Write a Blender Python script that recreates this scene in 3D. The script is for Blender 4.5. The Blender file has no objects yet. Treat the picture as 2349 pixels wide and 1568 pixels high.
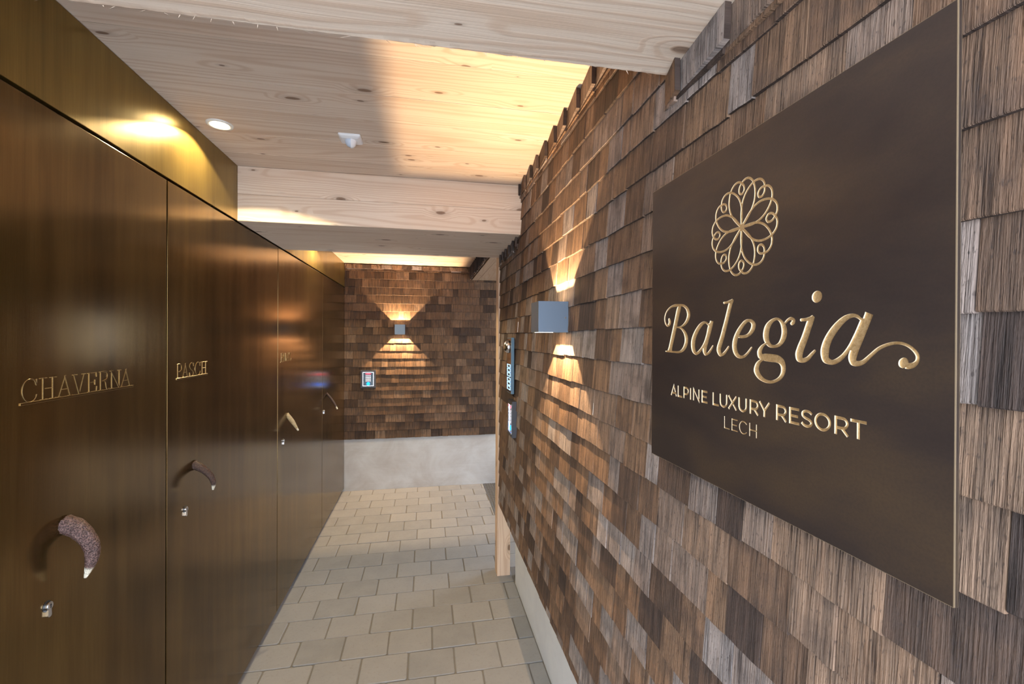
import bpy, bmesh, math, random
from math import sin, cos, pi, radians
from mathutils import Vector, Matrix, noise as mnoise

S = bpy.context.scene
COL = S.collection

# ------------------------------------------------------------------ camera
W_PX = 2349.0
cam_data = bpy.data.cameras.new('camera')
cam_data.sensor_fit = 'HORIZONTAL'
cam_data.sensor_width = 36.0
cam_data.lens = 1026.876 * 36.0 / W_PX
cam_data.shift_y = -7.577 / W_PX
cam_data.clip_start = 0.02
cam_data.clip_end = 200
cam = bpy.data.objects.new('camera', cam_data)
COL.objects.link(cam)
yaw, pit, rol = radians(10.86025), radians(-0.13761), radians(0.27637)
fw = Vector((sin(yaw) * cos(pit), cos(yaw) * cos(pit), sin(pit)))
rt = Vector((cos(yaw), -sin(yaw), 0))
up = rt.cross(fw)
rt2 = rt * cos(rol) + up * sin(rol)
up2 = up * cos(rol) - rt * sin(rol)
CAMZ = 1.57
M = Matrix((rt2, up2, -fw)).transposed().to_4x4()
M.translation = Vector((0, 0, CAMZ))
cam.matrix_world = M
S.camera = cam

# ------------------------------------------------------------------ daylight and exposure
world = bpy.data.worlds.new('sky')
S.world = world
world.use_nodes = True
bg = world.node_tree.nodes['Background']
bg.inputs['Color'].default_value = (0.75, 0.86, 1.0, 1)
bg.inputs['Strength'].default_value = 5.2
sun_data = bpy.data.lights.new('sun', 'SUN')
sun_data.energy = 16.0
sun_data.angle = radians(3)
sun_data.color = (1.0, 0.98, 0.96)
sun = bpy.data.objects.new('sun', sun_data)
COL.objects.link(sun)
# high sun over the yard behind the camera, shining away from the passage
sun.rotation_euler = (radians(-32), radians(14), 0)
sun.location = (0, -4, 8)
S.view_settings.view_transform = 'Standard'
S.view_settings.look = 'None'
S.view_settings.gamma = 1.0
S.view_settings.use_curve_mapping = False
S.view_settings.exposure = 0.6
S.cycles.max_bounces = 10
S.cycles.diffuse_bounces = 6
S.cycles.glossy_bounces = 5
S.cycles.caustics_reflective = False
S.cycles.caustics_refractive = False
S.cycles.sample_clamp_indirect = 4.0

random.seed(7)
R = random.uniform

# ------------------------------------------------------------------ mesh helpers
def link(name, bm, mat=None, parent=None, smooth=False):
    me = bpy.data.meshes.new(name)
    bmesh.ops.recalc_face_normals(bm, faces=bm.faces[:])
    bm.to_mesh(me)
    bm.free()
    if mat is not None:
        for m in (mat if isinstance(mat, (list, tuple)) else [mat]):
            me.materials.append(m)
    if smooth:
        for p in me.polygons:
            p.use_smooth = True
    o = bpy.data.objects.new(name, me)
    COL.objects.link(o)
    if parent is not None:
        o.parent = parent
        o.matrix_parent_inverse = parent.matrix_world.inverted()
        if parent.parent is not None:
            o.matrix_parent_inverse = Matrix.Translation(-(parent.parent.location + parent.location))
    return o

def thing(name, label, cat, loc, group=None):
    o = bpy.data.objects.new(name, None)
    o.empty_display_size = 0.05
    COL.objects.link(o)
    o.location = loc
    o.matrix_world = Matrix.Translation(loc)
    o['label'] = label
    o['category'] = cat
    if group:
        o['group'] = group
    return o

def tag(o, label, cat, group=None):
    o['label'] = label
    o['category'] = cat
    if group:
        o['group'] = group
    return o

def struct(o):
    o['kind'] = 'structure'
    return o

def rnd_layer(bm):
    l = bm.loops.layers.float_color.get('rnd')
    return l if l else bm.loops.layers.float_color.new('rnd')

def paint(bm, faces, c):
    l = rnd_layer(bm)
    for f in faces:
        for lp in f.loops:
            lp[l] = c

def box(bm, lo, hi, bev=0.0, rnd=None, mi=0):
    x0, y0, z0 = lo
    x1, y1, z1 = hi
    vs = [bm.verts.new(p) for p in ((x0, y0, z0), (x1, y0, z0), (x1, y1, z0), (x0, y1, z0),
                                    (x0, y0, z1), (x1, y0, z1), (x1, y1, z1), (x0, y1, z1))]
    fs = [bm.faces.new([vs[i] for i in q]) for q in
          ((0, 3, 2, 1), (4, 5, 6, 7), (0, 1, 5, 4), (1, 2, 6, 5), (2, 3, 7, 6), (3, 0, 4, 7))]
    if bev > 0:
        es = list({e for f in fs for e in f.edges})
        r = bmesh.ops.bevel(bm, geom=es, offset=bev, segments=2, profile=0.6, affect='EDGES')
        fs = list({f for v in vs if v.is_valid for f in v.link_faces} | set(r['faces']) | {f for f in fs if f.is_valid})
    for f in fs:
        f.material_index = mi
    if rnd is not None:
        paint(bm, fs, rnd)
    return fs

def rcol():
    return (random.random(), random.random(), random.random(), 1)

def prism(bm, poly, fn, d0, d1, mi=0):
    """poly: 2D points; fn(a, b, d) -> 3D; closed prism between depths d0 and d1"""
    va = [bm.verts.new(fn(a, b, d0)) for a, b in poly]
    vb = [bm.verts.new(fn(a, b, d1)) for a, b in poly]
    n = len(poly)
    fs = [bm.faces.new(va), bm.faces.new(vb[::-1])]
    for i in range(n):
        fs.append(bm.faces.new((va[i], vb[i], vb[(i + 1) % n], va[(i + 1) % n])))
    for f in fs:
        f.material_index = mi
    return fs

def ribbon(bm, Lp, Rp, fn, d0, d1, closed=False, mi=0):
    """closed solid strip between two matching edge lines"""
    n = len(Lp)
    q = [[bm.verts.new(fn(p[0], p[1], d)) for p in line] for d in (d0, d1) for line in (Lp, Rp)]
    l0, r0, l1, r1 = q
    fs = []
    rng = n if closed else n - 1
    for i in range(rng):
        j = (i + 1) % n
        fs.append(bm.faces.new((l0[i], l0[j], r0[j], r0[i])))
        fs.append(bm.faces.new((l1[i], r1[i], r1[j], l1[j])))
        fs.append(bm.faces.new((l0[i], l1[i], l1[j], l0[j])))
        fs.append(bm.faces.new((r0[i], r0[j], r1[j], r1[i])))
    if not closed:
        fs.append(bm.faces.new((l0[0], r0[0], r1[0], l1[0])))
        fs.append(bm.faces.new((l0[-1], l1[-1], r1[-1], r0[-1])))
    for f in fs:
        f.material_index = mi
    return fs

def catmull(P, n, closed=False):
    N = len(P)
    out = []
    rng = range(N) if closed else range(N - 1)
    for i in rng:
        if closed:
            p = [P[(i - 1) % N], P[i], P[(i + 1) % N], P[(i + 2) % N]]
        else:
            a = P[i - 1] if i > 0 else tuple(2 * P[0][k] - P[1][k] for k in range(len(P[0])))
            d = P[i + 2] if i + 2 < N else tuple(2 * P[-1][k] - P[-2][k] for k in range(len(P[0])))
            p = [a, P[i], P[i + 1], d]
        for k in range(n):
            t = k / n
            out.append(tuple(.5 * (2 * p[1][c] + (p[2][c] - p[0][c]) * t +
                                   (2 * p[0][c] - 5 * p[1][c] + 4 * p[2][c] - p[3][c]) * t * t +
                                   (3 * p[1][c] - p[0][c] - 3 * p[2][c] + p[3][c]) * t ** 3) for c in range(len(P[0]))))
    if not closed:
        out.append(tuple(P[-1]))
    return out

def thick_line(pts, w):
    """offset a polyline to both sides with mitred corners -> (left, right)"""
    n = len(pts)
    L, Rr = [], []
    for i in range(n):
        def dirn(a, b):
            dx, dy = b[0] - a[0], b[1] - a[1]
            l = math.hypot(dx, dy) or 1
            return dx / l, dy / l
        d1 = dirn(pts[i - 1], pts[i]) if i > 0 else dirn(pts[0], pts[1])
        d2 = dirn(pts[i], pts[i + 1]) if i < n - 1 else dirn(pts[-2], pts[-1])
        n1 = (-d1[1], d1[0])
        n2 = (-d2[1], d2[0])
        mx, my = n1[0] + n2[0], n1[1] + n2[1]
        l = math.hypot(mx, my) or 1
        mx, my = mx / l, my / l
        k = 1 / max(0.4, mx * n1[0] + my * n1[1])
        h = w[i] / 2 if isinstance(w, (list, tuple)) else w / 2
        L.append((pts[i][0] + mx * h * k, pts[i][1] + my * h * k))
        Rr.append((pts[i][0] - mx * h * k, pts[i][1] - my * h * k))
    return L, Rr

def lathe(bm, prof, fn, seg=32, mi=0, cap=True):
    """prof: (radius, depth) list; fn(a, b, d) -> 3D"""
    rings = []
    for r, d in prof:
        rings.append([bm.verts.new(fn(r * cos(2 * pi * k / seg), r * sin(2 * pi * k / seg), d)) for k in range(seg)])
    fs = []
    for a, b in zip(rings, rings[1:]):
        for k in range(seg):
            fs.append(bm.faces.new((a[k], a[(k + 1) % seg], b[(k + 1) % seg], b[k])))
    if cap:
        fs.append(bm.faces.new(rings[0]))
        fs.append(bm.faces.new(rings[-1][::-1]))
    for f in fs:
        f.material_index = mi
    return fs

# ------------------------------------------------------------------ material helpers
class Mat:
    def __init__(self, name):
        self.m = bpy.data.materials.new(name)
        self.m.use_nodes = True
        self.t = self.m.node_tree
        self.b = self.t.nodes['Principled BSDF']
    def n(self, typ, **kw):
        nd = self.t.nodes.new(typ)
        for k, v in kw.items():
            if k.startswith('_'):
                nd.inputs[k[1:].replace('_', ' ')].default_value = v
            else:
                setattr(nd, k, v)
        return nd
    def l(self, a, b):
        self.t.links.new(a, b)
    def put(self, sock, v):
        if hasattr(v, 'is_linked') or isinstance(v, bpy.types.NodeSocket):
            self.l(v, sock)
        else:
            sock.default_value = v
    def math(self, op, a, b=0.0, c=None, clamp=False):
        nd = self.n('ShaderNodeMath', operation=op)
        nd.use_clamp = clamp
        self.put(nd.inputs[0], a)
        self.put(nd.inputs[1], b)
        if c is not None:
            self.put(nd.inputs[2], c)
        return nd.outputs[0]
    def vmath(self, op, a, b):
        nd = self.n('ShaderNodeVectorMath', operation=op)
        self.put(nd.inputs[0], a)
        self.put(nd.inputs[1], b)
        return nd.outputs[0]
    def pos(self):
        return self.n('ShaderNodeNewGeometry').outputs['Position']
    def rnd(self):
        return self.n('ShaderNodeVertexColor', layer_name='rnd').outputs['Color']
    def sep(self, v):
        return self.n('ShaderNodeSeparateXYZ'), v
    def xyz(self, v):
        nd = self.n('ShaderNodeSeparateXYZ')
        self.put(nd.inputs[0], v)
        return nd.outputs
    def comb(self, x, y, z):
        nd = self.n('ShaderNodeCombineXYZ')
        for i, v in enumerate((x, y, z)):
            self.put(nd.inputs[i], v)
        return nd.outputs[0]
    def noise(self, v, scale=1.0, detail=3.0, rough=0.55, dist=0.0):
        nd = self.n('ShaderNodeTexNoise')
        self.put(nd.inputs['Vector'], v)
        nd.inputs['Scale'].default_value = scale
        nd.inputs['Detail'].default_value = detail
        nd.inputs['Roughness'].default_value = rough
        nd.inputs['Distortion'].default_value = dist
        return nd.outputs[0]
    def ramp(self, f, stops, interp='LINEAR'):
        nd = self.n('ShaderNodeValToRGB')
        cr = nd.color_ramp
        cr.interpolation = interp
        while len(cr.elements) < len(stops):
            cr.elements.new(0.5)
        for e, (p, c) in zip(cr.elements, stops):
            e.position = p
            e.color = (c, c, c, 1) if isinstance(c, (int, float)) else (*c, 1)
        self.put(nd.inputs[0], f)
        return nd.outputs[0]
    def mix(self, f, a, b, mode='MIX'):
        nd = self.n('ShaderNodeMix', data_type='RGBA', blend_type=mode)
        self.put(nd.inputs[0], f)
        for s, v in ((nd.inputs[6], a), (nd.inputs[7], b)):
            if isinstance(v, (tuple, list)):
                v = (*v, 1)[:4]
            self.put(s, v)
        return nd.outputs[2]
    def bump(self, h, strength=0.3, dist=0.01):
        nd = self.n('ShaderNodeBump')
        nd.inputs['Strength'].default_value = strength
        nd.inputs['Distance'].default_value = dist
        self.put(nd.inputs['Height'], h)
        self.l(nd.outputs[0], self.b.inputs['Normal'])
    def set(self, **kw):
        for k, v in kw.items():
            s = self.b.inputs[k.replace('_', ' ')]
            if isinstance(v, (tuple, list)):
                v = (*v, 1)[:4]
            self.put(s, v)
        return self

def plain(name, col, rough=0.5, metal=0.0, emit=None, es=0.0, spec=None):
    m = Mat(name)
    m.set(Base_Color=col, Roughness=rough, Metallic=metal)
    if spec is not None:
        m.b.inputs['Specular IOR Level'].default_value = spec
    if emit:
        m.set(Emission_Color=emit, Emission_Strength=es)
    return m.m

def mat_spruce(name, axis, tint=(1, 1, 1), rough_saw=0.0):
    m = Mat(name)
    p = m.xyz(m.pos())
    r = m.xyz(m.rnd())
    al = p[axis]
    o = [i for i in (0, 1, 2) if i != axis]
    ac = m.math('ADD', p[o[0]], p[o[1]])
    ac2 = m.math('SUBTRACT', p[o[0]], p[o[1]])
    al = m.math('MULTIPLY_ADD', r[0], 7.3, al)
    ac = m.math('MULTIPLY_ADD', r[1], 5.1, ac)
    warp = m.noise(m.comb(m.math('MULTIPLY', al, 2.2), m.math('MULTIPLY', ac, 9.0), 7.0), 1.0, 2)
    ac = m.math('MULTIPLY_ADD', m.math('SUBTRACT', warp, 0.5), 0.03, ac)
    # knots
    kv = m.comb(m.math('MULTIPLY', al, 3.6), m.math('MULTIPLY', ac, 9.0), m.math('MULTIPLY', r[2], 9.0))
    wob = m.noise(m.comb(m.math('MULTIPLY', al, 30.0), m.math('MULTIPLY', ac, 60.0), 0.0), 1.0, 2)
    vo = m.n('ShaderNodeTexVoronoi', voronoi_dimensions='2D')
    vo.inputs['Scale'].default_value = 1.0
    m.l(kv, vo.inputs['Vector'])
    kd = m.math('MULTIPLY_ADD', m.math('SUBTRACT', wob, 0.5), 0.035, vo.outputs['Distance'])
    cs = m.xyz(vo.outputs['Color'])
    size = m.math('MULTIPLY', m.math('SUBTRACT', cs[0], 0.45, clamp=True), 0.16)
    kn = m.math('DIVIDE', kd, m.math('ADD', size, 0.0004))
    core = m.ramp(m.math('MULTIPLY', kn, 0.33, clamp=True), [(0.0, 1.0), (0.26, 0.9), (0.36, 0.25), (0.9, 0.0)])
    near = m.ramp(kd, [(0.0, 1.0), (0.32, 0.0)])
    # annual rings as contours of a stretched noise field, pushed round the knots
    n1 = m.noise(m.comb(m.math('MULTIPLY', al, 0.22), m.math('MULTIPLY', ac, 5.5), m.math('MULTIPLY', ac2, 1.5)), 1.0, 1.5, 0.5, 0.0)
    n1 = m.math('MULTIPLY_ADD', m.math('MULTIPLY', near, size), 1.6, n1)
    ring = m.math('SINE', m.math('MULTIPLY', n1, 150.0))
    ring = m.ramp(m.math('MULTIPLY_ADD', ring, 0.5, 0.5), [(0.0, 0.0), (0.55, 0.12), (0.92, 0.9), (1.0, 1.0)])
    fine = m.noise(m.comb(m.math('MULTIPLY', al, 3.0), m.math('MULTIPLY', ac, 260.0), m.math('MULTIPLY', ac2, 2.0)), 1.0, 3)
    big = m.noise(m.comb(m.math('MULTIPLY', al, 1.3), m.math('MULTIPLY', ac, 9.0), r[2]), 1.0, 2)
    lit = tuple(a * b for a, b in zip((0.80, 0.70, 0.60), tint))
    mid = tuple(a * b for a, b in zip((0.71, 0.585, 0.48), tint))
    dk = tuple(a * b for a, b in zip((0.57, 0.40, 0.285), tint))
    c = m.mix(m.ramp(big, [(0.3, 0.0), (0.7, 1.0)]), lit, mid)
    c = m.mix(m.math('MULTIPLY', ring, 0.5), c, dk)
    c = m.mix(m.math('MULTIPLY', m.ramp(fine, [(0.35, 0.0), (0.75, 1.0)]), 0.35), c, dk)
    # small resin streaks
    stv = m.noise(m.comb(m.math('MULTIPLY', al, 9.0), m.math('MULTIPLY', ac, 85.0), r[1]), 1.0, 2)
    c = m.mix(m.math('MULTIPLY', m.ramp(stv, [(0.70, 0.0), (0.80, 1.0)]), 0.55), c, tuple(v * 0.55 for v in dk))
    c = m.mix(m.math('MULTIPLY', core, 0.85), c, (0.13, 0.062, 0.032))
    v = m.math('MULTIPLY_ADD', r[2], 0.16, 0.92)
    hs = m.n('ShaderNodeHueSaturation')
    m.l(c, hs.inputs['Color'])
    m.l(v, hs.inputs['Value'])
    m.set(Base_Color=hs.outputs[0], Roughness=0.62)
    m.b.inputs['Specular IOR Level'].default_value = 0.25
    h = m.math('MULTIPLY_ADD', fine, 0.6, m.math('MULTIPLY', ring, 0.3))
    m.bump(h, 0.18 + rough_saw, 0.003)
    return m.m

def mat_shingle(name, pal, bump, axis):
    m = Mat(name)
    p = m.xyz(m.pos())
    r = m.xyz(m.rnd())
    hx = m.math('MULTIPLY_ADD', r[0], 11.0, p[axis])
    z = m.math('MULTIPLY_ADD', r[1], 6.0, p[2])
    g1 = m.noise(m.comb(m.math('MULTIPLY', hx, 400.0), m.math('MULTIPLY', z, 10.0), 0.0), 1.0, 4, 0.65)
    g2 = m.noise(m.comb(m.math('MULTIPLY', hx, 70.0), m.math('MULTIPLY', z, 5.0), 3.0), 1.0, 3, 0.6)
    sp = m.noise(m.comb(m.math('MULTIPLY', hx, 260.0), m.math('MULTIPLY', z, 110.0), 1.0), 1.0, 2, 0.6)
    blot = m.noise(m.comb(m.math('MULTIPLY', hx, 16.0), m.math('MULTIPLY', z, 14.0), 5.0), 1.0, 3, 0.55)
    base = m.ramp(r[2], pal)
    c = m.mix(m.ramp(g1, [(0.36, 0.0), (0.58, 1.0)]), m.mix(1.0, base, (0.22, 0.20, 0.20), 'MULTIPLY'), base)
    c = m.mix(m.math('MULTIPLY', m.ramp(g2, [(0.42, 0.0), (0.68, 1.0)]), 0.6), c, m.mix(1.0, base, (1.75, 1.62, 1.50), 'MULTIPLY'))
    c = m.mix(m.math('MULTIPLY', m.ramp(sp, [(0.60, 0.0), (0.70, 1.0)]), 0.6), c, (0.035, 0.026, 0.024))
    c = m.mix(m.math('MULTIPLY', m.ramp(blot, [(0.50, 0.0), (0.72, 1.0)]), 0.6), c, (0.055, 0.040, 0.036))
    m.set(Base_Color=c, Roughness=0.72)
    m.b.inputs['Specular IOR Level'].default_value = 0.3
    m.bump(m.math('MULTIPLY_ADD', g1, 1.0, m.math('MULTIPLY', sp, -0.35)), bump, 0.004)
    return m.m

def mat_bronze(name, c_dark, c_mid, c_lit, rough=(0.2, 0.32), streak='Z', metal=1.0, sc=1.0):
    m = Mat(name)
    p = m.xyz(m.pos())
    hx = m.math('ADD', p[0], p[1])
    if streak == 'Z':
        v1 = m.comb(m.math('MULTIPLY', hx, 14.0 * sc), m.math('MULTIPLY', p[2], 0.9 * sc), 0.0)
        v2 = m.comb(m.math('MULTIPLY', hx, 420.0), m.math('MULTIPLY', p[2], 6.0), 2.0)
    else:
        v1 = m.comb(m.math('MULTIPLY', hx, 4.0 * sc), m.math('MULTIPLY', p[2], 9.0 * sc), 0.0)
        v2 = m.comb(m.math('MULTIPLY', hx, 330.0), m.math('MULTIPLY', p[2], 330.0), 2.0)
    n1 = m.noise(v1, 1.0, 4, 0.6, 0.2)
    n0 = m.noise(m.comb(m.math('MULTIPLY', hx, 2.3), m.math('MULTIPLY', p[2], 1.7), 4.0), 1.0, 3)
    n2 = m.noise(v2, 1.0, 2)
    f = m.math('MULTIPLY_ADD', n1, 0.6, m.math('MULTIPLY', n0, 0.4))
    c = m.ramp(f, [(0.34, c_dark), (0.50, c_mid), (0.68, c_lit)])
    c = m.mix(m.math('MULTIPLY', m.ramp(n2, [(0.4, 0.0), (0.7, 1.0)]), 0.25), c, c_dark)
    rg = m.math('MULTIPLY_ADD', n1, rough[1] - rough[0], rough[0])
    m.set(Base_Color=c, Roughness=rg, Metallic=metal)
    m.bump(n2, 0.03, 0.001)
    return m.m

def mat_paver():
    m = Mat('concrete_paver')
    p = m.pos()
    r = m.xyz(m.rnd())
    a = m.noise(p, 700.0, 2)
    b = m.noise(p, 60.0, 3)
    g = m.noise(p, 9.0, 3)
    c = m.ramp(r[2], [(0.0, (0.255, 0.260, 0.268)), (0.5, (0.285, 0.290, 0.298)), (1.0, (0.315, 0.318, 0.322))])
    c = m.mix(m.ramp(g, [(0.35, 0.0), (0.7, 0.4)]), c, (0.355, 0.358, 0.362))
    c = m.mix(m.ramp(a, [(0.66, 0.0), (0.74, 0.6)]), c, (0.52, 0.51, 0.49))
    c = m.mix(m.ramp(a, [(0.26, 0.5), (0.36, 0.0)]), c, (0.15, 0.145, 0.14))
    c = m.mix(m.ramp(b, [(0.55, 0.0), (0.75, 0.35)]), c, (0.22, 0.21, 0.20))
    m.set(Base_Color=c, Roughness=0.78)
    m.b.inputs['Specular IOR Level'].default_value = 0.3
    m.bump(m.math('MULTIPLY_ADD', a, 0.4, m.math('MULTIPLY', b, 0.8)), 0.25, 0.003)
    return m.m

def mat_plaster(name, col, var, sc=3.0):
    m = Mat(name)
    p = m.pos()
    a = m.noise(p, sc, 5, 0.6, 0.6)
    b = m.noise(p, 160.0, 2)
    q = m.xyz(p)
    h = m.noise(m.comb(m.math('MULTIPLY', q[0], 3.0), 0.0, m.math('MULTIPLY', q[2], 60.0)), 1.0, 2)
    c = m.mix(m.ramp(a, [(0.38, 0.0), (0.66, 1.0)]), col, var)
    c = m.mix(m.math('MULTIPLY', m.ramp(h, [(0.5, 0.0), (0.8, 1.0)]), 0.12), c, (0.8, 0.8, 0.8))
    m.set(Base_Color=c, Roughness=0.8)
    m.bump(b, 0.15, 0.002)
    return m.m

def mat_antler(name, dark, light):
    m = Mat(name)
    p = m.pos()
    r = m.xyz(m.rnd())
    a = m.noise(p, 330.0, 3, 0.6)
    b = m.noise(p, 120.0, 2)
    c = m.mix(m.ramp(a, [(0.42, 0.0), (0.62, 1.0)]), dark, light)
    c = m.mix(m.math('MULTIPLY', m.ramp(b, [(0.4, 0.0), (0.7, 1.0)]), 0.4), c, dark)
    c = m.mix(m.ramp(r[0], [(0.84, 0.0), (0.90, 1.0)]), c, (0.86, 0.78, 0.62))
    m.set(Base_Color=c, Roughness=0.30)
    m.bump(m.math('MULTIPLY_ADD', a, 1.0, b), 0.8, 0.005)
    return m.m

def mat_gold(name, c0, c1, rough, metal=0.75):
    m = Mat(name)
    n = m.noise(m.pos(), 260.0, 3, 0.6, 1.0)
    m.set(Base_Color=m.ramp(n, [(0.35, c0), (0.68, c1)]), Roughness=rough, Metallic=metal)
    return m.m

SPRUCE_X = mat_spruce('spruce_boards', 0)
SPRUCE_BEAM = mat_spruce('spruce_beam', 0, (1.0, 0.985, 0.97), 0.12)
SPRUCE_Z = mat_spruce('spruce_post', 2, (1.06, 0.93, 0.80))
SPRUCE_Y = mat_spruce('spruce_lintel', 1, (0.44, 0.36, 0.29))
SHINGLE = mat_shingle('weathered_shingle', [(0.0, (0.060, 0.042, 0.036)), (0.10, (0.10, 0.066, 0.050)), (0.30, (0.185, 0.115, 0.076)),
                                            (0.52, (0.235, 0.148, 0.095)), (0.66, (0.26, 0.18, 0.132)), (0.82, (0.25, 0.20, 0.178)),
                                            (0.94, (0.30, 0.26, 0.245)), (1.0, (0.34, 0.30, 0.29))], .8, 1)
# far wall: sheltered, not gone grey, and darkened to paint in weaker daylight
SHINGLE_B = mat_shingle('sheltered_dimmed_shingle', [(0.0, (0.045, 0.027, 0.018)), (0.25, (0.080, 0.047, 0.028)), (0.6, (0.125, 0.073, 0.042)),
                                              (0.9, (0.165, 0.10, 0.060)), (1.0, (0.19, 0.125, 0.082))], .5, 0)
PALE_WOOD = plain('split_wood', (0.72, 0.66, 0.58), 0.7)
DARK = plain('dark_backing', (0.02, 0.016, 0.013), 0.9)
BRONZE = mat_bronze('door_bronze', (0.088, 0.051, 0.018), (0.148, 0.088, 0.030), (0.22, 0.140, 0.048), (0.13, 0.24), metal=.85)
FASCIA_BRONZE = mat_bronze('fascia_bronze', (0.14, 0.090, 0.026), (0.25, 0.168, 0.045), (0.34, 0.235, 0.066), (0.24, 0.34), metal=.8)
SIGN_BRONZE = mat_bronze('sign_bronze', (0.050, 0.040, 0.040), (0.080, 0.059, 0.050), (0.135, 0.090, 0.056), (0.24, 0.36), 'N', 0.55)
GOLD = mat_gold('milled_brass', (0.42, 0.265, 0.115), (0.60, 0.415, 0.22), 0.42, 0.45)
CUT_BRASS_GLINT = mat_gold('cut_brass_glint', (0.40, 0.29, 0.13), (0.56, 0.43, 0.22), 0.3, 0.9)  # bare cut brass, brightened to paint in the light caught by letter edges
CUT_EDGE_GLINT = plain('cut_edge_glint', (0.86, 0.74, 0.52), 0.4, 0.2)  # fresh cut metal, made paler to paint in the groove highlights
WORN_EDGE = plain('worn_edge', (0.22, 0.16, 0.10), 0.45, 0.4)
PAVER = mat_paver()
JOINT = plain('joint_sand', (0.20, 0.19, 0.175), 0.95)
CONCRETE = mat_plaster('trowelled_concrete', (0.60, 0.585, 0.57), (0.47, 0.43, 0.40), 3.2)
WHITE_PLASTER = mat_plaster('white_plaster', (0.82, 0.84, 0.87), (0.76, 0.78, 0.82), 6.0)
ANTHRACITE = plain('anthracite_paint', (0.13, 0.17, 0.225), 0.42, 0.35)
LAMP_INSIDE = plain('lamp_reflector', (0.75, 0.73, 0.70), 0.5)
WHITE_PLASTIC = plain('white_plastic', (0.82, 0.84, 0.88), 0.35)
LENS_PLASTIC = plain('sensor_lens', (0.55, 0.64, 0.78), 0.25)
STEEL = plain('steel', (0.62, 0.63, 0.66), 0.25, 1.0)
BLACK = plain('black_plastic', (0.018, 0.018, 0.02), 0.4)
FRAME_GREY = plain('frame_grey', (0.045, 0.045, 0.055), 0.5)
# ------------------------------------------------------------------ dimensions
XL = -0.812        # face of the bronze doors
XR = 0.452         # outer face of the shingles on the right
YB = 4.76          # outer face of the shingles on the far wall
ZC = 2.316         # ceiling
ZS = 2.066         # top of the doors
Y_END = 2.79       # where the right wall stops
BEAM1 = (0.10, 0.794)
BEAM2 = (2.15, 2.81)
ZB = 2.075         # underside of the beams
Y_FRONT = -0.42    # front edge of the passage (open yard behind the camera)

# ------------------------------------------------------------------ floor
def paver(bm, x0, x1, y0, y1):
    g = 0.0022
    x0 += g + R(0, .0012); x1 -= g + R(0, .0012); y0 += g; y1 -= g
    h = R(-0.0012, 0.0012)
    c = 0.0035
    rc = rcol()
    b = 0.010 if random.random() < .35 else 0.004
    def loop(i, z):
        pts = []
        for cx_, cy_, a0 in ((x1 - b, y1 - b, 0), (x0 + b, y1 - b, pi / 2), (x0 + b, y0 + b, pi), (x1 - b, y0 + b, 1.5 * pi)):
            for k in range(3):
                a = a0 + k * pi / 4
                pts.append(bm.verts.new((cx_ + (b - i) * cos(a), cy_ + (b - i) * sin(a), z)))
        return pts
    lo = loop(0, -0.02)
    mid = loop(0, h - c * .8)
    top = loop(c, h)
    fs = [bm.faces.new(top)]
    for a_, b_ in ((lo, mid), (mid, top)):
        for k in range(12):
            fs.append(bm.faces.new((a_[k], a_[(k + 1) % 12], b_[(k + 1) % 12], b_[k])))
    paint(bm, fs, rc)

bm = bmesh.new()
rnd_layer(bm)
PW, PD = 0.2215, 0.1815
row = 0
y = 2.466 - PD * 17
while y < YB + 0.02:
    y1 = min(y + PD, YB + 0.03)
    off = -0.072 if (round((y - 2.466) / PD) % 2 == 0) else -0.180
    off += R(-.012, .012)
    k0 = math.floor((-0.845 - off) / PW)
    x = off + k0 * PW
    while x < 2.45:
        a, b = max(x, -0.838), x + PW
        if y < Y_END + .08:
            b = min(b, 0.566)
        elif y > 3.84:
            b = min(b, 0.608)
        if b - a > 0.02 and y1 - y > 0.03:
            paver(bm, a, b, y, y1)
        x += PW * R(.995, 1.005)
    y += PD
box(bm, (-0.9, -0.75, -0.06), (2.5, 4.95, -0.006), mi=1, rnd=(.5, .5, .5, 1))
floor = struct(link('floor', bm, [PAVER, JOINT]))

bm = bmesh.new()
box(bm, (-14, -16, -0.12), (14, -0.76, -0.02))
box(bm, (2.5, -0.76, -0.12), (14, 12, -0.02))
ground = struct(link('floor_yard', bm, plain('yard_concrete', (0.66, 0.66, 0.66), 0.9)))

# steel grating at the far right of the floor
gr = thing('metal_grate', 'steel floor grating set into the pavers at the far right corner', 'grate', (0.9, 4.3, 0))
bm = bmesh.new()
gx0, gx1, gy0, gy1 = 0.612, 1.25, 3.88, 4.775
for k in range(0, 25):
    x = gx0 + .008 + k * .026
    if x < gx1:
        box(bm, (x - .0014, gy0, -0.022), (x + .0014, gy1, 0.001))
for k in range(0, 35):
    y = gy0 + .008 + k * .026
    if y < gy1:
        box(bm, (gx0, y - .0014, -0.020), (gx1, y + .0014, 0.0005))
link('bars', bm, STEEL, gr)
bm = bmesh.new()
for a, b in (((gx0 - .003, gy0 - .003), (gx1 + .003, gy0)), ((gx0 - .003, gy1), (gx1 + .003, gy1 + .003)),
             ((gx0 - .003, gy0), (gx0, gy1)), ((gx1, gy0), (gx1 + .003, gy1))):
    box(bm, (a[0], a[1], -0.024), (b[0], b[1], 0.002))
link('frame', bm, STEEL, gr)

# ------------------------------------------------------------------ ceiling of cross-laid spruce boards
bm = bmesh.new()
y = Y_FRONT
while y < 4.95:
    w = R(.17, .21)
    box(bm, (-0.92, y + .0006, ZC + R(0, .0012)), (2.5, min(y + w, 4.95) - .0006, ZC + .03), rnd=rcol())
    y += w
box(bm, (-0.92, Y_FRONT, ZC + .031), (2.5, 4.95, ZC + .12), rnd=rcol())
ceiling = struct(link('ceiling', bm, SPRUCE_X))

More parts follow.
